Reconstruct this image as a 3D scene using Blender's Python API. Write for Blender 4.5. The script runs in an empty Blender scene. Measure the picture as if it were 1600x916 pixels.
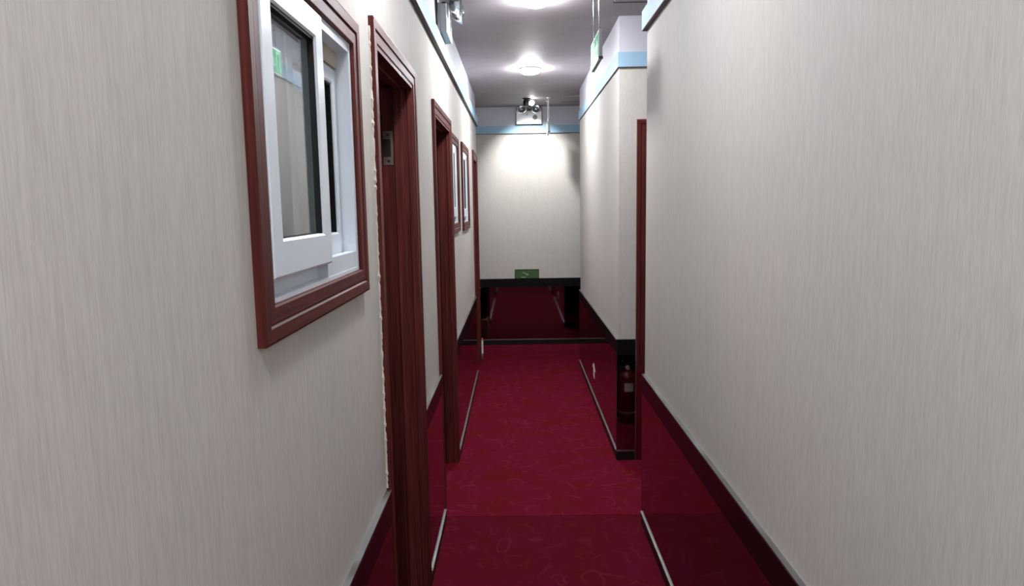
import bpy, bmesh, math, random
from mathutils import Vector, Matrix
random.seed(7)
S = bpy.context.scene
COL = S.collection

# ------------------------------------------------------------------ camera
CAM_F, CAM_PITCH, CAM_YAW, CAM_ROLL, CAM_H = 1100.39, 0.123599, -0.0083775, -0.0165916, 1.55
fw = Vector((math.sin(CAM_YAW)*math.cos(CAM_PITCH), math.cos(CAM_YAW)*math.cos(CAM_PITCH), -math.sin(CAM_PITCH)))
rt0 = Vector((math.cos(CAM_YAW), -math.sin(CAM_YAW), 0)); up0 = rt0.cross(fw)
cr, sr = math.cos(CAM_ROLL), math.sin(CAM_ROLL)
rt = rt0*cr + up0*sr; up = up0*cr - rt0*sr
cd = bpy.data.cameras.new('camera'); cam = bpy.data.objects.new('camera', cd); COL.objects.link(cam)
m = Matrix((( rt.x, up.x, -fw.x, 0), (rt.y, up.y, -fw.y, 0), (rt.z, up.z, -fw.z, CAM_H), (0, 0, 0, 1)))
cam.matrix_world = m
cd.sensor_width = 36; cd.lens = 36*CAM_F/1600; cd.clip_start = .02
S.camera = cam

# ------------------------------------------------------------------ world + exposure
W = bpy.data.worlds.new('world'); S.world = W; W.use_nodes = True
W.node_tree.nodes['Background'].inputs[0].default_value = (.6, .62, .7, 1)
W.node_tree.nodes['Background'].inputs[1].default_value = .02
vs = S.view_settings
vs.view_transform = 'Standard'; vs.look = 'None'; vs.gamma = 1; vs.use_curve_mapping = False
vs.exposure = 2.82
LAMP_STRENGTH = 52.0          # emission of the ceiling lamp diffusers
LAMP_COLOR = (.955, .965, 1, 1)
SPOT_W = 10.0                  # small ceiling spot in the cross passage

# ------------------------------------------------------------------ materials
MATS = {}
def srgb(r, g, b):
    f = lambda c: (c/255/12.92) if c/255 <= .04045 else ((c/255+.055)/1.055)**2.4
    return (f(r), f(g), f(b), 1)
def mat(name, color, rough=.5, metal=0, spec=.5, emit=0, coat=0):
    M = bpy.data.materials.new(name); M.use_nodes = True
    b = M.node_tree.nodes['Principled BSDF']
    b.inputs['Base Color'].default_value = color
    b.inputs['Roughness'].default_value = rough
    b.inputs['Metallic'].default_value = metal
    b.inputs['Specular IOR Level'].default_value = spec
    b.inputs['Coat Weight'].default_value = coat
    if emit:
        b.inputs['Emission Color'].default_value = color
        b.inputs['Emission Strength'].default_value = emit
    MATS[name] = M
    return M
def nodes(M): return M.node_tree.nodes, M.node_tree.links, M.node_tree.nodes['Principled BSDF']
def mapping(M, scale, src='Object'):
    n, l, b = nodes(M)
    tc = n.new('ShaderNodeTexCoord'); mp = n.new('ShaderNodeMapping')
    mp.inputs['Scale'].default_value = scale
    l.new(tc.outputs[src], mp.inputs[0]); return mp.outputs[0]
def noise(M, vec, scale, detail=3, rough=.5, dist=0):
    n, l, b = nodes(M)
    t = n.new('ShaderNodeTexNoise'); t.inputs['Scale'].default_value = scale
    t.inputs['Detail'].default_value = detail; t.inputs['Roughness'].default_value = rough
    t.inputs['Distortion'].default_value = dist
    l.new(vec, t.inputs['Vector']); return t.outputs['Fac']
def ramp(M, fac, stops):
    n, l, b = nodes(M)
    r = n.new('ShaderNodeValToRGB'); e = r.color_ramp.elements
    while len(e) < len(stops): e.new(.5)
    for i, (p, c) in enumerate(stops):
        e[i].position = p; e[i].color = c if len(c) == 4 else (*c, 1)
    l.new(fac, r.inputs[0]); return r.outputs[0]
def mixc(M, a, bb, fac, mode='MIX'):
    n, l, b = nodes(M)
    x = n.new('ShaderNodeMix'); x.data_type = 'RGBA'; x.blend_type = mode
    if isinstance(fac, (int, float)): x.inputs[0].default_value = fac
    else: l.new(fac, x.inputs[0])
    for sock, v in ((x.inputs[6], a), (x.inputs[7], bb)):
        if isinstance(v, tuple): sock.default_value = v
        else: l.new(v, sock)
    return x.outputs[2]
def bump(M, h, strength, dist=.001):
    n, l, b = nodes(M)
    k = n.new('ShaderNodeBump'); k.inputs['Strength'].default_value = strength; k.inputs['Distance'].default_value = dist
    l.new(h, k.inputs['Height']); l.new(k.outputs[0], b.inputs['Normal'])

def make_wallpaper():
    M = mat('wallpaper', srgb(190, 183, 176), .75, spec=.25)
    n, l, b = nodes(M)
    a = noise(M, mapping(M, (400, 400, 20)), 1, 3, .6)
    c = noise(M, mapping(M, (90, 90, 4)), 1, 2, .5)
    d = noise(M, mapping(M, (2.2, 2.2, .9)), 1, 2, .5)
    e = noise(M, mapping(M, (500, 500, 40)), 1, 2, .7)
    c1 = ramp(M, a, [(.28, srgb(190, 185, 179)), (.52, srgb(202, 198, 192)), (.75, srgb(210, 206, 200))])
    c2 = ramp(M, c, [(.3, (.94, .94, .94)), (.7, (1, 1, 1))])
    c3 = ramp(M, d, [(.3, (.95, .97, .95)), (.7, (1, .975, .985))])
    c4 = ramp(M, e, [(.3, (.93, .93, .93)), (.6, (1, 1, 1))])
    o = mixc(M, mixc(M, mixc(M, c1, c2, 1., 'MULTIPLY'), c3, 1., 'MULTIPLY'), c4, 1., 'MULTIPLY')
    l.new(o, b.inputs['Base Color']); bump(M, a, .35, .0008)
make_wallpaper()
def make_paint(name, c, amt=.05, rough=.6):
    M = mat(name, c, rough, spec=.3); n, l, b = nodes(M)
    a = noise(M, mapping(M, (3, 3, 3)), 1, 4)
    lo = tuple(x*(1-2*amt) for x in c[:3]) + (1,)
    l.new(ramp(M, a, [(.35, lo), (.65, c)]), b.inputs['Base Color'])
    bump(M, noise(M, mapping(M, (160, 160, 160)), 1, 2), .08, .0006)
make_paint('ceiling_paint', srgb(178, 170, 174))
make_paint('upper_paint', srgb(198, 198, 208), .03)
make_paint('blue_paint', srgb(152, 186, 210), .03)
make_paint('room_plaster', srgb(150, 145, 140))
mat('fascia_underside_shade', srgb(92, 84, 84), .7)
make_paint('pvc_white', srgb(222, 230, 238), .015, .3)
make_paint('cream_filler', srgb(190, 182, 165), .05, .7)
make_paint('caulk', srgb(215, 208, 196), .1, .8)

def make_wood(name, sc):
    M = mat(name, (.1, .02, .02, 1), .45, spec=.14); n, l, b = nodes(M)
    a = noise(M, mapping(M, sc), 1, 4, .6, .3)
    s2 = tuple(x*.2 for x in sc)
    c = noise(M, mapping(M, s2), 1, 2)
    c1 = ramp(M, a, [(.3, srgb(68, 28, 24)), (.5, srgb(92, 41, 36)), (.72, srgb(115, 54, 48))])
    c2 = ramp(M, c, [(.3, (.75, .72, .75)), (.7, (1, 1, 1))])
    l.new(mixc(M, c1, c2, 1., 'MULTIPLY'), b.inputs['Base Color'])
    bump(M, a, .15, .0006)
make_wood('wood_upright', (140, 140, 3))
make_wood('wood_level', (140, 3, 140))
make_wood('wood_cross', (3, 140, 140))

def make_carpet(name, dark):
    M = mat(name, (.15, .003, .02, 1), .95, spec=.08); n, l, b = nodes(M)
    mp = mapping(M, (1, 1, 1))
    warp = n.new('ShaderNodeTexNoise'); warp.inputs['Scale'].default_value = 3.5; warp.inputs['Detail'].default_value = 1
    l.new(mp, warp.inputs['Vector'])
    add = n.new('ShaderNodeVectorMath'); add.operation = 'MULTIPLY_ADD'
    l.new(warp.outputs['Color'], add.inputs[0]); add.inputs[1].default_value = (.22, .22, 0); l.new(mp, add.inputs[2])
    v = n.new('ShaderNodeTexVoronoi'); v.inputs['Scale'].default_value = 5.5
    l.new(add.outputs[0], v.inputs['Vector'])
    sn = n.new('ShaderNodeMath'); sn.operation = 'SINE'
    ml = n.new('ShaderNodeMath'); ml.operation = 'MULTIPLY'; ml.inputs[1].default_value = 22
    l.new(v.outputs['Distance'], ml.inputs[0]); l.new(ml.outputs[0], sn.inputs[0])
    line = ramp(M, sn.outputs[0], [(.80, (0, 0, 0)), (.95, (1, 1, 1))])
    brk = ramp(M, noise(M, mp, 7, 2), [(.45, (0, 0, 0)), (.6, (1, 1, 1))])
    pat = mixc(M, line, brk, 1., 'MULTIPLY')
    fib = noise(M, mapping(M, (420, 420, 420)), 1, 2, .7)
    big = noise(M, mapping(M, (5, 5, 5)), 1, 3)
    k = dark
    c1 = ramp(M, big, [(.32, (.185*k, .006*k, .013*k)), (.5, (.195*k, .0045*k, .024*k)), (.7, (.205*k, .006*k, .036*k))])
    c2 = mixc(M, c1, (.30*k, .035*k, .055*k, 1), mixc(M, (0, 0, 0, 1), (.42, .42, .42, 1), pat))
    c3 = ramp(M, fib, [(.3, (.65, .65, .65)), (.7, (1.12, 1.12, 1.12))])
    l.new(mixc(M, c2, c3, 1., 'MULTIPLY'), b.inputs['Base Color'])
    bump(M, fib, .6, .002)
    b.inputs['Sheen Weight'].default_value = 0
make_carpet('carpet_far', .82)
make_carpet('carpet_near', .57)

def make_mirror(name, c, rough):
    M = mat(name, c, rough, metal=1); n, l, b = nodes(M)
    a = noise(M, mapping(M, (9, 9, 9)), 1, 4, .6)
    l.new(ramp(M, a, [(.3, (rough, rough, rough)), (.75, (rough*2.2,)*3)]), b.inputs['Roughness'])
make_mirror('dark_mirror', (.25, .20, .21, 1), .03)
mat('black_gloss', (.005, .004, .005, 1), .5, spec=.12)
mat('black_glass', (.005, .003, .004, 1), .28, spec=.2)
mat('carpet_reflection_red', srgb(84, 12, 24), .35, spec=.3)  # red of the reflected carpet, painted as base colour
mat('black_toe', (.012, .008, .008, 1), .4, spec=.3)
make_mirror('metal_strip', srgb(150, 152, 150), .28)
mat('chrome', srgb(180, 182, 184), .18, metal=1)
mat('nickel', srgb(120, 104, 98), .5, metal=.6)
mat('rubber', (.008, .008, .009, 1), .6, spec=.3)
mat('hole_dark', (.01, .008, .008, 1), .8)
mat('plastic_white', srgb(232, 234, 234), .35)
mat('plastic_grey', srgb(150, 152, 152), .45)
mat('grey_dark', srgb(96, 100, 100), .45)
mat('plastic_black', (.012, .012, .013, 1), .4)
mat('lens_clear', srgb(120, 124, 126), .15, metal=.7)
mat('sign_green', srgb(30, 150, 100), .2, emit=.10, coat=1)
mat('sign_pale', srgb(205, 240, 220), .2, emit=.15, coat=1)
mat('glow_green', srgb(62, 92, 48), .45)
mat('glow_green_dark', srgb(34, 52, 30), .45)
mat('glow_pale', srgb(160, 178, 130), .5)
mat('ext_red', srgb(98, 10, 12), .35, coat=.2)
mat('paper_white', srgb(225, 220, 215), .7)
mat('sticker_pale', srgb(226, 205, 205), .6)
mat('cardboard', srgb(186, 128, 82), .85)
mat('bare_steel', srgb(190, 190, 195), .35, metal=.7)
def make_glass():
    M = bpy.data.materials.new('pane_glass'); M.use_nodes = True; MATS['pane_glass'] = M
    n, l = M.node_tree.nodes, M.node_tree.links
    b = n['Principled BSDF']
    b.inputs['Base Color'].default_value = (.92, .96, .95, 1); b.inputs['Roughness'].default_value = .02
    b.inputs['IOR'].default_value = 1.52; b.inputs['Transmission Weight'].default_value = 1
make_glass()
def emitter(name, c, s):
    M = bpy.data.materials.new(name); M.use_nodes = True; MATS[name] = M
    n, l = M.node_tree.nodes, M.node_tree.links
    n.remove(n['Principled BSDF']); e = n.new('ShaderNodeEmission')
    e.inputs[0].default_value = c; e.inputs[1].default_value = s
    l.new(e.outputs[0], n['Material Output'].inputs[0])
for nm, k in (('far', .90), ('mid', .82), ('near', .56), ('behind', .78)): emitter('lamp_glow_'+nm, LAMP_COLOR, LAMP_STRENGTH*k)
emitter('bulb_glow', (1, 1, 1, 1), 4)

# ------------------------------------------------------------------ helpers
def empty(name, loc=(0, 0, 0), rz=0):
    o = bpy.data.objects.new(name, None); COL.objects.link(o); o.location = loc; o.rotation_euler.z = rz
    o.empty_display_size = .1
    return o
def tag(o, label=None, cat=None, group=None, kind=None):
    if label: o['label'] = label
    if cat: o['category'] = cat
    if group: o['group'] = group
    if kind: o['kind'] = kind
    return o
class MB:
    def __init__(s): s.v = []; s.f = []; s.sm = []
    def add(s, vs, fs, smooth=False):
        k = len(s.v); s.v += [tuple(v) for v in vs]
        for f in fs: s.f.append(tuple(i+k for i in f)); s.sm.append(smooth)
    def box(s, a, b):
        x0, x1 = sorted((a[0], b[0])); y0, y1 = sorted((a[1], b[1])); z0, z1 = sorted((a[2], b[2]))
        s.add([(x0,y0,z0),(x1,y0,z0),(x1,y1,z0),(x0,y1,z0),(x0,y0,z1),(x1,y0,z1),(x1,y1,z1),(x0,y1,z1)],
              [(3,2,1,0),(4,5,6,7),(0,1,5,4),(1,2,6,5),(2,3,7,6),(3,0,4,7)]); return s
    def poly_prism(s, pts, fn, t):                     # pts (a, b) outline; fn(a, b, c) -> xyz, c in 0..t
        n = len(pts)
        s.add([fn(a, b, 0) for a, b in pts] + [fn(a, b, t) for a, b in pts],
              [tuple(range(n)), tuple(range(2*n-1, n-1, -1))] + [(i, (i+1) % n, n+(i+1) % n, n+i) for i in range(n)]); return s
    def lathe(s, prof, c=(0,0,0), axis='z', seg=24):    # prof [(r, h)]
        n = len(prof); vs = []
        for r, h in prof:
            for k in range(seg):
                a = 2*math.pi*k/seg; p = (r*math.cos(a), r*math.sin(a), h)
                if axis == 'y': p = (p[0], p[2], p[1])
                if axis == 'x': p = (p[2], p[0], p[1])
                vs.append((c[0]+p[0], c[1]+p[1], c[2]+p[2]))
        fs = [(i*seg+k, i*seg+(k+1) % seg, (i+1)*seg+(k+1) % seg, (i+1)*seg+k) for i in range(n-1) for k in range(seg)]
        fs += [tuple(range(seg))[::-1], tuple(range((n-1)*seg, n*seg))]
        s.add(vs, fs, True); return s
    def tube(s, pts, r, seg=8):
        pts = [Vector(p) for p in pts]; vs = []
        for i, p in enumerate(pts):
            d = (pts[min(i+1, len(pts)-1)] - pts[max(i-1, 0)]).normalized()
            u = d.orthogonal().normalized() if i == 0 else (u - d*u.dot(d)).normalized()
            w = d.cross(u)
            vs += [p + (u*math.cos(2*math.pi*k/seg) + w*math.sin(2*math.pi*k/seg))*r for k in range(seg)]
        n = len(pts)
        fs = [(i*seg+k, i*seg+(k+1) % seg, (i+1)*seg+(k+1) % seg, (i+1)*seg+k) for i in range(n-1) for k in range(seg)]
        fs += [tuple(range(seg))[::-1], tuple(range((n-1)*seg, n*seg))]
        s.add(vs, fs, True); return s
    def build(s, name, m, parent=None, bevel=0, loc=None):
        me = bpy.data.meshes.new(name); me.from_pydata(s.v, [], s.f)
        bm = bmesh.new(); bm.from_mesh(me); bmesh.ops.recalc_face_normals(bm, faces=bm.faces)
        for i, f in enumerate(bm.faces): f.smooth = s.sm[i]
        bm.to_mesh(me); bm.free()
        if any(s.sm):
            try: me.set_sharp_from_angle(angle=math.radians(40))
            except Exception: pass
        me.materials.append(MATS[m])
        o = bpy.data.objects.new(name, me); COL.objects.link(o)
        if loc: o.location = loc
        if parent: o.parent = parent
        if bevel:
            b = o.modifiers.new('bevel', 'BEVEL'); b.width = bevel; b.segments = 2; b.limit_method = 'ANGLE'; b.angle_limit = .6
        return o
def struct(o): o['kind'] = 'structure'; return o
def box(name, a, b, m, parent=None, bevel=0): return MB().box(a, b).build(name, m, parent, bevel)

# ------------------------------------------------------------------ key dimensions (metres)
XL, XR = -.386, .598            # wall faces
PL, PR = -.374, .586            # faces of the mirror wainscot in front of them
ZC, ZT, ZP = 2.605, 2.32, .745  # ceiling, fascia underside, wainscot top
YN, YE = -2.6, 7.78             # wall behind camera, far wall
YL, YR0, YR1, YR2 = 7.0, 3.28, 4.15, 6.67   # left wall end; right wall near end, pier start, pier end
ZB = 2.405                      # fascia top

# ------------------------------------------------------------------ shell
fl = struct(box('floor', (-2.8, YN-.15, -.12), (2.8, YE+.15, -.012), 'room_plaster'))
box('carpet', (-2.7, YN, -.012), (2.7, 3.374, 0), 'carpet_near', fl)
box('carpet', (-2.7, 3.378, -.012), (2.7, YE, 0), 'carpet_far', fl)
ce = struct(box('ceiling', (-2.8, YN-.15, ZC), (2.8, YE+.15, ZC+.12), 'ceiling_paint'))

def holed(mb, holes, y0, y1, z0, z1, x0, x1):
    ys = y0
    for (a, b, c, d) in sorted(holes):
        if a > ys: mb.box((x0, ys, z0), (x1, a, z1))
        if c > z0: mb.box((x0, a, z0), (x1, b, c))
        if d < z1: mb.box((x0, a, d), (x1, b, z1))
        ys = b
    mb.box((x0, ys, z0), (x1, y1, z1))
D1 = (1.998, 2.675, 0, 1.996); D2 = (3.39, 4.13, 0, 1.985); D3 = (6.36, 6.84, 0, 1.982)
W1 = (1.077, 1.70, 1.402, 1.93); W2 = (4.26, 4.645, 1.445, 1.93); W3 = (5.07, 5.605, 1.433, 1.945)
TH = .15
mb = MB(); holed(mb, [D1, D2, D3, W1, W2, W3], YN, YL, 0, 2.33, XL, XL-TH)
wl = struct(mb.build('wall_left', 'wallpaper'))
box('upper_wall', (XL, YN, 2.33), (XL-TH, YL, ZC), 'upper_paint', wl)
# the rooms behind the left wall, closed by a back wall and the end wall along the cross passage
rm = struct(box('wall_rooms', (-2.65, YN, 0), (-2.5, YL, ZC), 'room_plaster'))
box('partition', (XL-TH, 2.90, 0), (-2.5, 3.0, ZC), 'room_plaster', rm)
box('partition', (XL-TH, 4.72, 0), (-2.5, 4.80, ZC), 'room_plaster', rm)
we = struct(box('wall_passage_left', (XL-TH, YL-TH, 0), (-2.5, YL, ZC), 'wallpaper'))
# right wall: near run, its return into the recess, pier run
wr = struct(box('wall_right', (XR, YN, 0), (XR+TH, YR0, 2.33), 'wallpaper'))
box('upper_wall', (XR, YN, 2.33), (XR+TH, YR0, ZC), 'upper_paint', wr)
box('return_wall', (XR+TH, YR0-TH, 0), (1.9, YR0, ZC), 'wallpaper', wr)
box('recess_wall', (1.75, YR0, 0), (1.9, YR2, ZC), 'wallpaper', wr)
D4 = (.752, 1.5, 0, 1.978)
wp = MB(); wp.box((XR, YR1, 0), (D4[0], YR1+TH, 2.33)); wp.box((D4[0], YR1, D4[3]), (D4[1], YR1+TH, 2.33)); wp.box((D4[1], YR1, 0), (1.75, YR1+TH, 2.33))
wp.box((XR, YR1+TH, 0), (XR+TH, YR2, 2.33)); wp.box((XR+TH, YR2-TH, 0), (1.75, YR2, 2.33))
wpo = struct(wp.build('wall_pier', 'wallpaper'))
mb = MB().box((XR, YR1, 2.33), (1.75, YR1+TH, ZC)); mb.box((XR, YR1+TH, 2.33), (XR+TH, YR2, ZC)); mb.box((XR+TH, YR2-TH, 2.33), (1.75, YR2, ZC))
mb.build('upper_wall', 'upper_paint', wpo)
wf = struct(box('wall_far', (-2.65, YE, 0), (2.65, YE+TH, 2.33), 'wallpaper'))
box('upper_wall', (-2.65, YE, 2.33), (2.65, YE+TH, ZC), 'upper_paint', wf)
struct(box('wall_behind', (XL-TH, YN-TH, 0), (XR+TH, YN, ZC), 'wallpaper'))
struct(box('wall_passage_end', (-2.65, YL, 0), (-2.5, YE, ZC), 'wallpaper'))
struct(box('wall_passage_end', (1.9, YR2, 0), (2.05, YE, ZC), 'wallpaper'))

# fascia board under the ceiling: blue front, underside strip with its shade painted dark
def fascia(name, segs):
    root = struct(empty(name))
    for (a, b) in segs:
        box('blue_board', (a[0], a[1], ZT+.004), (b[0], b[1], ZB), 'blue_paint', root)
        box('underside_shade', (a[0], a[1], ZT), (b[0], b[1], ZT+.004), 'fascia_underside_shade', root)
    return root
FT = .021
fascia('trim_left', [((XL, YN), (XL+FT, YL)), ((XL+FT, YL), (-2.5, YL+FT))])
fascia('trim_right', [((XR, YN), (XR-FT, YR0)), ((XR-FT, YR0), (1.75, YR0+FT))])
fascia('trim_pier', [((XR-FT+.012, YR1-.012), (1.75, YR1)), ((XR-FT+.012, YR1), (XR, YR2)), ((XR-FT+.012, YR2), (1.75, YR2+FT))])
fascia('trim_far', [((-2.5, YE), (1.9, YE-FT))])

# dark mirror wainscot: panel, black top rail, metal cap, metal bottom strip, black toe
RAIL = .093
def skirt_root(name): return struct(empty(name))
def skirt(root, p, q, out, label=None, cap=True):
    """run from p to q along the wall face; out = unit normal into the room"""
    t = .012
    def bx(nm, z0, z1, d0, d1, m):
        a = (p[0]+out[0]*d0, p[1]+out[1]*d0, z0); b = (q[0]+out[0]*d1, q[1]+out[1]*d1, z1)
        return box(nm, a, b, m, root)
    bx('mirror_panel', .062, ZP-RAIL, 0, t, 'dark_mirror')
    bx('black_rail', ZP-RAIL, ZP-.006 if cap else ZP, 0, t+.001, 'black_glass' if cap else 'black_gloss')
    if cap: bx('metal_cap', ZP-.006, ZP, 0, t+.003, 'metal_strip')
    bx('toe_board', 0, .055, 0, t+.002, 'black_toe')
    bx('metal_strip', .055, .0625, 0, t+.006, 'metal_strip')
bl = skirt_root('baseboard_left')
for a, b in ((YN, 1.9375), (2.7355, 3.3295), (4.1905, 6.2995), (6.9005, YL)): skirt(bl, (XL, a), (XL, b), (1, 0))
skirt(bl, (PL, YL), (-2.5, YL), (0, 1), cap=False)
br = skirt_root('baseboard_right')
skirt(br, (XR, YN), (XR, YR0), (-1, 0))
skirt(br, (PR, YR0), (1.75, YR0), (0, 1), cap=False)
bp = skirt_root('baseboard_pier')
skirt(bp, (PR, YR1), (.70, YR1), (0, -1), cap=False)
skirt(bp, (XR, YR1), (XR, YR2), (-1, 0))
skirt(bp, (PR, YR2), (1.75, YR2), (0, 1), cap=False)
MB().box((.697, YR1-.0145, .0), (.7015, YR1, ZP)).build('corner_strip', 'metal_strip', bp)
MB().box((PR-.001, YR1-.0145, .0625), (PR+.003, YR1-.010, ZP-RAIL)).build('corner_strip', 'black_toe', bp)
bf = skirt_root('baseboard_far')
skirt(bf, (-2.5, YE), (1.9, YE), (0, -1), cap=False)

# ------------------------------------------------------------------ mouldings
PROF = [(0, 0), (0, .009), (.004, .011), (.036, .0115), (.039, .0095), (.042, .0095), (.046, .0138), (.074, .0148), (1, .0135), (1, 0)]
def fL(a, b, c): return (XL+c, a, b)                 # left wall: a = y, b = z, c = out
def fP(a, b, c): return (a, YR1-c, b)                # pier face: a = x
def moulding(name, side, r, w, fn, m, parent, closed=True, prof=PROF):
    a0, a1, b0, b1 = r
    pr = [((w if u == 1 else u*w/.08), v) for u, v in prof]
    n = len(pr)
    def ends(u):
        lo = b0-u if closed else b0
        return {'near': ((a0-u, lo), (a0-u, b1+u)), 'far': ((a1+u, lo), (a1+u, b1+u)),
                'head': ((a0-u, b1+u), (a1+u, b1+u)), 'sill': ((a0-u, b0-u), (a1+u, b0-u))}[side]
    vs = []
    for k in range(2):
        for u, v in pr:
            e = ends(u)[k]; vs.append(fn(e[0], e[1], v))
    fs = [(i, (i+1) % n, n+(i+1) % n, n+i) for i in range(n)] + [tuple(range(n)), tuple(range(2*n-1, n-1, -1))]
    mb = MB(); mb.add(vs, fs); return mb.build(name, m, parent)

def doorway(name, D, w, fn, level, dep=TH, strike=None, plinth=0):
    root = struct(empty(name))
    for s in ('near', 'far'): moulding('casing_side', s, (D[0], D[1], plinth if s == 'near' else D[2], D[3]), w, fn, 'wood_upright', root, closed=False)
    moulding('casing_head', 'head', D, w, fn, level, root, closed=False)
    a0, a1, b0, b1 = D
    for sgn, e in ((1, a0), (-1, a1)):
        pts = [(e, .008), (e+sgn*.012, .008), (e+sgn*.012, -.012), (e+sgn*.009, -.016), (e+sgn*.009, -.030), (e+sgn*.013, -.034),
               (e+sgn*.013, -.064), (e+sgn*.001, -.067), (e+sgn*.001, -dep-.01), (e, -dep-.01)]
        mb = MB(); n = len(pts)
        vs = [fn(p, 0, c) for p, c in pts] + [fn(p, b1, c) for p, c in pts]
        mb.add(vs, [(i, (i+1) % n, n+(i+1) % n, n+i) for i in range(n)] + [tuple(range(n)), tuple(range(2*n-1, n-1, -1))])
        mb.build('jamb', 'wood_upright', root)
    pts = [(b1, .008), (b1-.012, .008), (b1-.012, -.030), (b1-.015, -.034), (b1-.015, -.064), (b1-.002, -.067), (b1-.002, -dep-.01), (b1, -dep-.01)]
    mb = MB(); n = len(pts)
    vs = [fn(a0+.001, p, c) for p, c in pts] + [fn(a1-.001, p, c) for p, c in pts]
    mb.add(vs, [(i, (i+1) % n, n+(i+1) % n, n+i) for i in range(n)] + [tuple(range(n)), tuple(range(2*n-1, n-1, -1))])
    mb.build('jamb_head', level, root)
    if strike:
        z0, z1 = strike; y = a1-.001
        k = MB()
        for a, b, c, d in ((-.108, -.072, z0, z0+.03), (-.108, -.072, z1-.03, z1), (-.080, -.0705, z0+.03, z1-.03)):
            k.box(fn(y, c, a), fn(y-.0025, d, b))
        sp = k.build('strike_plate', 'nickel', root); sp['label'] = 'worn metal strike plate'
        MB().box(fn(y, z0+.03, -.108), fn(y-.001, z1-.03, -.080)).build('latch_hole', 'hole_dark', sp)
        for zz in (z0+.014, z1-.014):
            MB().box(fn(y-.002, zz-.004, -.094), fn(y-.0032, zz+.004, -.084)).build('screw', 'hole_dark', sp)
    return root
def caulk(parent, y, z0, z1, sgn, seed, wmin=.001, wmax=.006, up=.008):
    rnd = random.Random(seed); mb = MB(); n = int((z1-z0)/.009); pts = []
    for i in range(n+1):
        z = z0+(z1-z0)*i/n; pts.append((z, rnd.uniform(wmin, wmax) if rnd.random() < .9 else wmax*1.6))
    vs = []
    for z, w in pts:
        vs += [(XL, y-sgn*w, z), (XL, y+sgn*.003, z), (XL+up, y+sgn*.002, z), (XL+.002+w*.6, y-sgn*w*.8, z)]
    fs = [(4*i+k, 4*i+(k+1) % 4, 4*i+4+(k+1) % 4, 4*i+4+k) for i in range(n) for k in range(4)]
    fs += [(3, 2, 1, 0), tuple(4*n+k for k in range(4))]
    mb.add(vs, fs); o = mb.build('caulk_bead', 'caulk', parent); o['label'] = 'ragged pale filler along the casing edge'
d1 = doorway('door_1', D1, .060, fL, 'wood_level', strike=(1.708, 1.833))
caulk(d1, D1[0]-.060, .75, 2.03, 1, 3, .0006, .0028)
d2 = doorway('door_2', D2, .060, fL, 'wood_level', strike=(.95, 1.07))
d3 = doorway('door_3', D3, .060, fL, 'wood_level')
d4 = doorway('door_4', D4, .052, fP, 'wood_cross', plinth=.56)
MB().box((.702, YR1-.0145, 0), (.752, YR1, .56)).build('plinth_panel', 'carpet_reflection_red', d4)['label'] = 'plinth panel with the red carpet reflection painted in'  # carpet reflection is put into this panel's colour
lf = MB().box((D4[0]+.014, YR1+.09, .008), (D4[1]-.014, YR1+.13, D4[3]-.016)).build('leaf', 'wood_upright', d4)
MB().lathe([(.0, -.05), (.024, -.05), (.026, -.035), (.012, -.025), (.012, 0), (.0, 0)], (D4[1]-.09, YR1+.09, 1.0), 'y', 16).build('door_knob', 'nickel', d4)

def sash(name, a0, a1, b0, b1, x0, x1, wd, parent, bottom=None, pane_lab=None):
    """x0 = front (into corridor), x1 = back; bars mitred at the corners"""
    bt = bottom or wd
    outer = [(a0, b0), (a1, b0), (a1, b1), (a0, b1)]
    inner = [(a0+wd, b0+bt), (a1-wd, b0+bt), (a1-wd, b1-wd), (a0+wd, b1-wd)]
    mb = MB(); c = .004
    for i in range(4):
        j = (i+1) % 4
        def shr(p, k): return (p[0]+(c if k in (0, 3) else -c), p[1]+(c if k in (0, 1) else -c))
        o0, o1, i0, i1 = outer[i], outer[j], inner[i], inner[j]
        q0, q1 = shr(o0, i), shr(o1, j)
        vs = [(x1, *o0), (x1, *o1), (x1, *i1), (x1, *i0), (x0-.003, *o0), (x0-.003, *o1), (x0, *q0), (x0, *q1),
              (x0, i1[0]+(c if j in (1, 2) else -c), i1[1]+(c if j in (2, 3) else -c)), (x0, i0[0]+(c if i in (1, 2) else -c), i0[1]+(c if i in (2, 3) else -c)),
              (x0-.003, *i1), (x0-.003, *i0)]
        mb.add(vs, [(0, 1, 2, 3), (0, 1, 5, 4), (4, 5, 7, 6), (6, 7, 8, 9), (9, 8, 10, 11), (11, 10, 2, 3), (0, 4, 6, 9, 11, 3), (1, 5, 7, 8, 10, 2)])
    o = mb.build(name, 'pvc_white', parent)
    xm = x0-.016
    box('pane', (xm, a0+wd-.004, b0+bt-.004), (xm-.005, a1-wd+.004, b1-wd+.004), 'pane_glass', o)
    g = .0035; gk = MB(); xf = x0-.0045
    gk.box((xf, a0+wd, b0+bt), (xm, a0+wd+g, b1-wd)); gk.box((xf, a1-wd-g, b0+bt), (xm, a1-wd, b1-wd))
    gk.box((xf, a0+wd+g, b1-wd-g*1.5), (xm, a1-wd-g, b1-wd)); gk.box((xf-.006, a0+wd+g, b0+bt), (xm, a1-wd-g, b0+bt+g*.6))
    gk.build('gasket', 'rubber', o)
    return o
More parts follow.
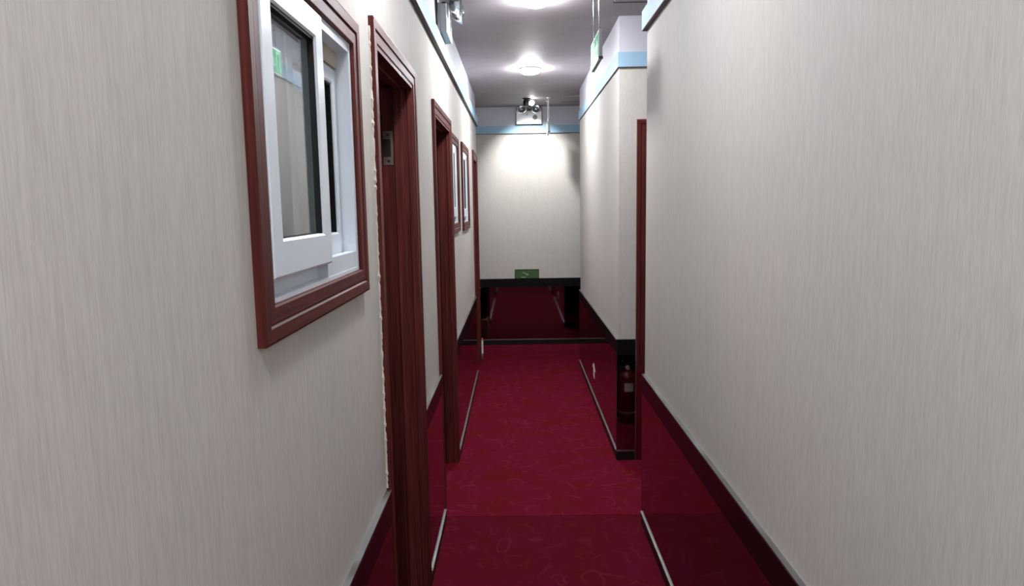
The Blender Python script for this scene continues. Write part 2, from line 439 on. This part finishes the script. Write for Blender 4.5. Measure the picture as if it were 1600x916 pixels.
def window(name, Wn, w, split, detail=True):
    root = struct(empty(name))
    for s in ('near', 'far'): moulding('casing_side', s, Wn, w, fL, 'wood_upright', root)
    for s in ('head', 'sill'): moulding('casing_'+s, s, Wn, w, fL, 'wood_level', root)
    a0, a1, b0, b1 = Wn
    e = .0005
    a0 += e; a1 -= e; b0 += e; b1 -= e
    fwd = .020; xf = XL+.002; xb = XL-.085
    mb = MB()                                          # fixed frame: near jamb, far jamb, head, bottom track
    mb.box((xf, a0, b0), (xb, a0+.012, b1)); mb.box((xf, a1-fwd, b0), (xb, a1, b1))
    mb.box((xf, a0+.012, b1-.022), (xb, a1-fwd, b1)); mb.box((xf-.022, a0+.012, b0), (xb, a1-fwd, b0+.042))
    mb.box((xf, a0+.012, b0), (xf-.022, a1-fwd, b0+.008))
    ys = a0+(a1-a0)*split
    mb.box((xf-.001, ys-.004, b0+.008), (xf-.022, a1-fwd, b0+.046))
    mb.build('frame', 'pvc_white', root)
    box('head_filler', (xf-.028, a0+.012, b1-.060), (xb+.004, a1-fwd, b1-.022), 'cream_filler', root)
    bb = b0+.036
    sash('sash', a0+.004, ys, bb+.002, b1-.006, xf-.001+.010, xf-.024, .052, root, .062)
    s2 = a1-fwd-.004
    sash('sash', ys-.12, s2, b0+.043, b1-.062, xf-.030, xf-.054, .036, root, .05)
    return root
w1 = window('window_1', W1, .056, .565)
window('window_2', W2, .055, .55)
window('window_3', W3, .055, .55)

# ------------------------------------------------------------------ ceiling lamps
def lamp(x, y, label, glow):
    r = empty('ceiling_lamp', (x, y, ZC)); tag(r, label, 'ceiling light')
    MB().lathe([(.0, 0), (.088, 0), (.087, -.009), (.084, -.0125), (.0, -.0125)], seg=32).build('trim_ring', 'plastic_white', r)
    MB().lathe([(.0835, -.0130), (.079, -.021), (.068, -.032), (.048, -.040), (.020, -.044), (.001, -.045)], seg=28).build('diffuser', glow, r)
    return r
lamp(.122, 5.65, 'round glowing white ceiling lamp farther down the corridor, the lower one in view', 'lamp_glow_far')
lamp(.115, 3.77, 'round glowing white ceiling lamp cut by the top edge of the photo', 'lamp_glow_mid')
lamp(-.10, 1.89, 'round white ceiling lamp above the corridor beside the sliding window, out of frame', 'lamp_glow_near')
lamp(-.12, 0.0, 'round white ceiling lamp directly above the camera, out of frame', 'lamp_glow_behind')
lamp(.115, -1.7, 'round white ceiling lamp at the corridor end behind the camera, out of frame', 'lamp_glow_behind')

# ------------------------------------------------------------------ emergency lights
def emergency(loc, rz, label, cord=False, reach=.045, drop=.022):
    r = empty('emergency_light', loc, rz); tag(r, label, 'emergency light', 'white emergency lights with twin heads')
    w, h, d = .27, .138, .055
    MB().box((-w/2, 0, 0), (w/2, -d+.004, h)).build('housing', 'plastic_grey', r, .004)
    MB().box((-w/2+.001, -d+.006, .001), (w/2-.001, -d, h-.001)).build('front_plate', 'plastic_white', r, .002)
    MB().box((-w/2-.004, 0, -.004), (w/2+.004, -.022, h+.002)).build('back_tray', 'plastic_grey', r, .003)
    MB().lathe([(.0, 0), (.026, 0), (.026, -.003), (.0, -.003)], (.065, -d+.001, .07), 'y', 20).build('speaker_grille', 'grey_dark', r)
    MB().lathe([(.0, 0), (.006, 0), (.006, -.003), (.0, -.003)], (-.02, -d+.001, .1), 'y', 10).build('test_button', 'grey_dark', r)
    for sx in (-1, 1):
        c = (sx*.078, -reach, h+drop)
        hd = MB().lathe([(.0, .040), (.022, .040), (.034, .028), (.052, .0), (.055, -.012), (.050, -.014), (.0, -.004)], c, 'y', 22).build('lamp_head', 'chrome', r)
        MB().lathe([(.049, -.013), (.040, -.012), (.036, -.018), (.026, -.017), (.022, -.022), (.010, -.021), (.0005, -.023)], c, 'y', 20).build('lens', 'lens_clear', hd)
        MB().lathe([(.0, 0), (.012, 0), (.010, .02), (.0, .02)], (sx*.082, -.035, h-.002), 'z', 12).build('neck', 'plastic_black', r)
    MB().box((-.03, -.015, h), (.03, -.05, h+.026)).build('bridge', 'grey_dark', r, .004)
    if cord:
        pts = [(-w/2-.010, -.006, .03+.0), (-w/2-.014, -.007, .08), (-w/2-.010, -.007, .13), (-w/2-.012, -.007, .20)]
        MB().tube(pts, .004).build('cord', 'plastic_black', r)
    return r
emergency((XL+.0005, 3.765, 2.412), math.pi/2, 'white twin-head emergency light on the left wall near the ceiling, seen side-on', True, .105, .005)
emergency((.148, YE-FT-.0005, 2.413), 0, 'white twin-head emergency light facing the camera on the far wall')

# small black spot with a bare glowing bulb in the cross passage
r = empty('ceiling_spotlight', (.115, 7.18, ZC)); tag(r, 'small black ceiling spotlight with a bare glowing bulb before the far wall', 'spotlight')
MB().lathe([(.0, 0), (.042, 0), (.042, -.010), (.0, -.010)], seg=20).build('base', 'plastic_black', r)
MB().lathe([(.0, -.01), (.026, -.01), (.034, -.035), (.030, -.07), (.020, -.078), (.0, -.078)], seg=18).build('housing', 'plastic_black', r)
MB().box((-.01, -.012, -.02), (.05, .012, -.035)).build('arm', 'plastic_black', r)
MB().lathe([(.001, .026), (.014, .022), (.023, .012), (.026, 0), (.023, -.012), (.014, -.022), (.001, -.026)], (.052, 0, -.046), seg=18).build('bulb', 'bulb_glow', r)
ld = bpy.data.lights.new('spot_beam', 'SPOT'); ld.energy = SPOT_W; ld.spot_size = 1.5; ld.spot_blend = .8; ld.shadow_soft_size = .03
lo = bpy.data.objects.new('spot_beam', ld); COL.objects.link(lo); lo.parent = r; lo.location = (.052, .03, -.076)
lo.rotation_euler = (math.radians(42), 0, 0)

# ------------------------------------------------------------------ hanging exit signs
def exit_sign(x, y, z, label, rods=(.05, .28), rod_mat='chrome'):
    r = empty('exit_sign', (x, y, z)); tag(r, label, 'exit sign')
    L, h, t = .33, .132, .016
    MB().box((-t/2, 0, 0), (t/2, L, h)).build('housing', 'plastic_grey', r, .002)
    MB().box((-t/2-.0015, .006, .006), (-t/2+.002, L-.006, h-.006)).build('border', 'plastic_white', r)
    face = MB().box((-t/2-.003, .012, .012), (-t/2, L-.012, h-.012)).build('green_face', 'sign_green', r)
    fx = lambda a, b, c: (-t/2-.003-c, a, b)
    k = MB()                                            # running figure, doorway and arrow
    k.poly_prism([(.03, .066), (.062, .092), (.062, .075), (.115, .075), (.115, .057), (.062, .057), (.062, .04)], fx, .001)
    fig = MB()
    fig.poly_prism([(.185+.011*math.cos(i*.785), .098+.011*math.sin(i*.785)) for i in range(8)], fx, .001)
    for a, b, w in (((.188, .086), (.196, .055), .009), ((.196, .056), (.178, .040), .006), ((.178, .040), (.182, .022), .005), ((.196, .056), (.216, .042), .006),
                    ((.216, .042), (.232, .044), .005), ((.19, .082), (.17, .074), .004), ((.17, .074), (.160, .082), .004), ((.19, .082), (.212, .072), .004), ((.212, .072), (.220, .060), .004)):
        d = Vector((b[0]-a[0], b[1]-a[1])).normalized(); nn = (-d.y*w, d.x*w)
        fig.poly_prism([(a[0]+nn[0], a[1]+nn[1]), (b[0]+nn[0], b[1]+nn[1]), (b[0]-nn[0], b[1]-nn[1]), (a[0]-nn[0], a[1]-nn[1])], fx, .0012)
    dr = MB()
    for a0, a1, b0, b1 in ((.25, .257, .02, .112), (.295, .302, .02, .112), (.25, .302, .105, .112)): dr.box(fx(a0, b0, 0), fx(a1, b1, .001))
    k.build('arrow', 'sign_pale', face); fig.build('running_figure', 'sign_pale', face); dr.build('doorway_outline', 'sign_pale', face)
    for yy in rods:
        MB().lathe([(.0, h), (.0035, h), (.0035, ZC-z), (.0, ZC-z)], (0, yy, 0), seg=10).build('hanging_rod', rod_mat, r)
        MB().lathe([(.0, ZC-z), (.02, ZC-z), (.016, ZC-z-.01), (.0, ZC-z-.012)], (0, yy, 0), seg=14).build('ceiling_rose', rod_mat, r)
    box('end_cap', (-t/2-.002, -.003, 0), (t/2+.002, .004, .012), 'plastic_black', r)
    return r
exit_sign(.392, 3.30, 2.203, 'hanging green exit sign seen edge-on near the recess, the nearer of two')
exit_sign(.334, 7.10, 2.262, 'small distant exit sign hanging edge-on in front of the far wall', rod_mat='plastic_white')

# ------------------------------------------------------------------ ceiling hatches over the recess and the cross passage
def hatch(x0, x1, y0, y1, label):
    r = empty('ceiling_hatch', ((x0+x1)/2, (y0+y1)/2, ZC)); tag(r, label, 'ceiling hatch')
    a, b = (x1-x0)/2, (y1-y0)/2
    MB().box((-a, -b, 0), (a, b, -.004)).build('panel', 'ceiling_paint', r)
    MB().box((-a-.004, b, 0), (a+.004, b+.013, -.005)).build('dark_edge', 'hole_dark', r)
hatch(.53, 1.05, 3.42, 3.86, 'flush ceiling hatch with a dark edge above the right recess')
hatch(.49, .95, 7.08, 7.43, 'flush ceiling hatch with a dark edge at the far right corner')

# ------------------------------------------------------------------ small things
# green glow sign standing on the rail of the far wainscot
r = empty('floor_exit_sign', (.104, YE-.0135, ZP)); tag(r, 'small dark green sign with a pale arrow resting on the far black rail', 'exit sign')
MB().box((-.134, 0, .001), (.134, .012, .102)).build('plate', 'glow_green', r, .002)
MB().box((-.134, -.001, .001), (-.126, .001, .102)).box((.126, -.001, .001), (.134, .001, .102)).box((-.126, -.001, .094), (.126, .001, .102)).build('border', 'glow_green_dark', r)
fz = lambda a, b, c: (a, -c, b)
MB().poly_prism([(-.05, .066), (-.04, .072), (.004, .048), (.004, .062), (.018, .040), (-.010, .034), (-.002, .042)], fz, .0015).build('arrow', 'glow_pale', r)
MB().box((-.066, -.001, .010), (-.012, .001, .018)).build('pale_bar', 'glow_pale', r)

# fire extinguisher in the recess, seen in the dark mirror of the pier
r = empty('fire_extinguisher', (.772, 3.372, 0)); tag(r, 'red fire extinguisher in the recess, seen reflected in the dark pier panel', 'fire extinguisher')
MB().lathe([(.0, .004), (.060, .004), (.064, .012), (.064, .31), (.058, .34), (.040, .362), (.022, .372), (.022, .384), (.0, .384)], seg=28).build('cylinder', 'ext_red', r)
MB().lathe([(.0, 0), (.0655, 0), (.0655, .018), (.0, .018)], seg=28).build('foot_ring', 'plastic_black', r)
MB().lathe([(.0648, .075), (.0655, .077), (.0655, .083), (.0648, .085)], seg=28).build('band', 'bare_steel', r)
MB().lathe([(.0, .38), (.018, .38), (.018, .405), (.012, .412), (.0, .412)], seg=14).build('valve', 'chrome', r)
MB().box((-.012, -.01, .41), (.075, .01, .418)).build('lever', 'plastic_black', r)
MB().poly_prism([(-.01, .412), (.075, .445), (.075, .452), (-.01, .424)], lambda a, b, c: (a, -.009+c, b), .018).build('squeeze_grip', 'plastic_black', r)
MB().lathe([(.0, 0), (.014, 0), (.014, .012), (.0, .012)], (-.006, .016, .398), 'y', 14).build('gauge', 'paper_white', r)
MB().tube([(-.018, 0, .398), (-.045, 0, .402), (-.070, .004, .36), (-.073, .008, .25), (-.072, .01, .14)], .008).build('hose', 'plastic_black', r)
vs = []; n = 9
for i in range(n):
    a = math.radians(62+i*7)
    for z in (.235, .295): vs.append((.0652*math.cos(a), .0652*math.sin(a), z))
    for z in (.235, .295): vs.append((.0638*math.cos(a), .0638*math.sin(a), z))
mb = MB(); mb.add(vs, [(4*i, 4*i+4, 4*i+5, 4*i+1) for i in range(n-1)] + [(4*i+2, 4*i+6, 4*i+7, 4*i+3) for i in range(n-1)]); mb.build('label', 'paper_white', r)

# pale arrow-shaped sticker on the right mirror panel
r = MB().poly_prism([(5.40-.045, .202), (5.40+.045, .202), (5.40+.045, .272), (5.40+.115, .268), (5.40+.02, .312), (5.40-.10, .268), (5.40-.045, .272)], lambda a, b, c: (PR-c, a, b), .0015).build('arrow_sticker', 'sticker_pale')
tag(r, 'pale upward arrow sticker on the right dark mirror panel', 'sticker')
# white strip on the end of the left wall
r = box('corner_guard', (PL-.010, YL+.0125, .064), (PL+.016, YL+.0145, .20), 'paper_white'); tag(r, 'short white strip on the far bottom corner of the left wall beside the last door', 'strip')
# cardboard box behind the left wall end
r = empty('cardboard_box', (-.435, 7.12, 0)); tag(r, 'small brown cardboard box behind the left wall end, seen in the far mirror', 'box')
MB().box((-.065, -.07, 0), (.065, .07, .19)).build('carton', 'cardboard', r)
MB().box((-.012, -.071, .189), (.012, .071, .191)).build('tape', 'cream_filler', r)
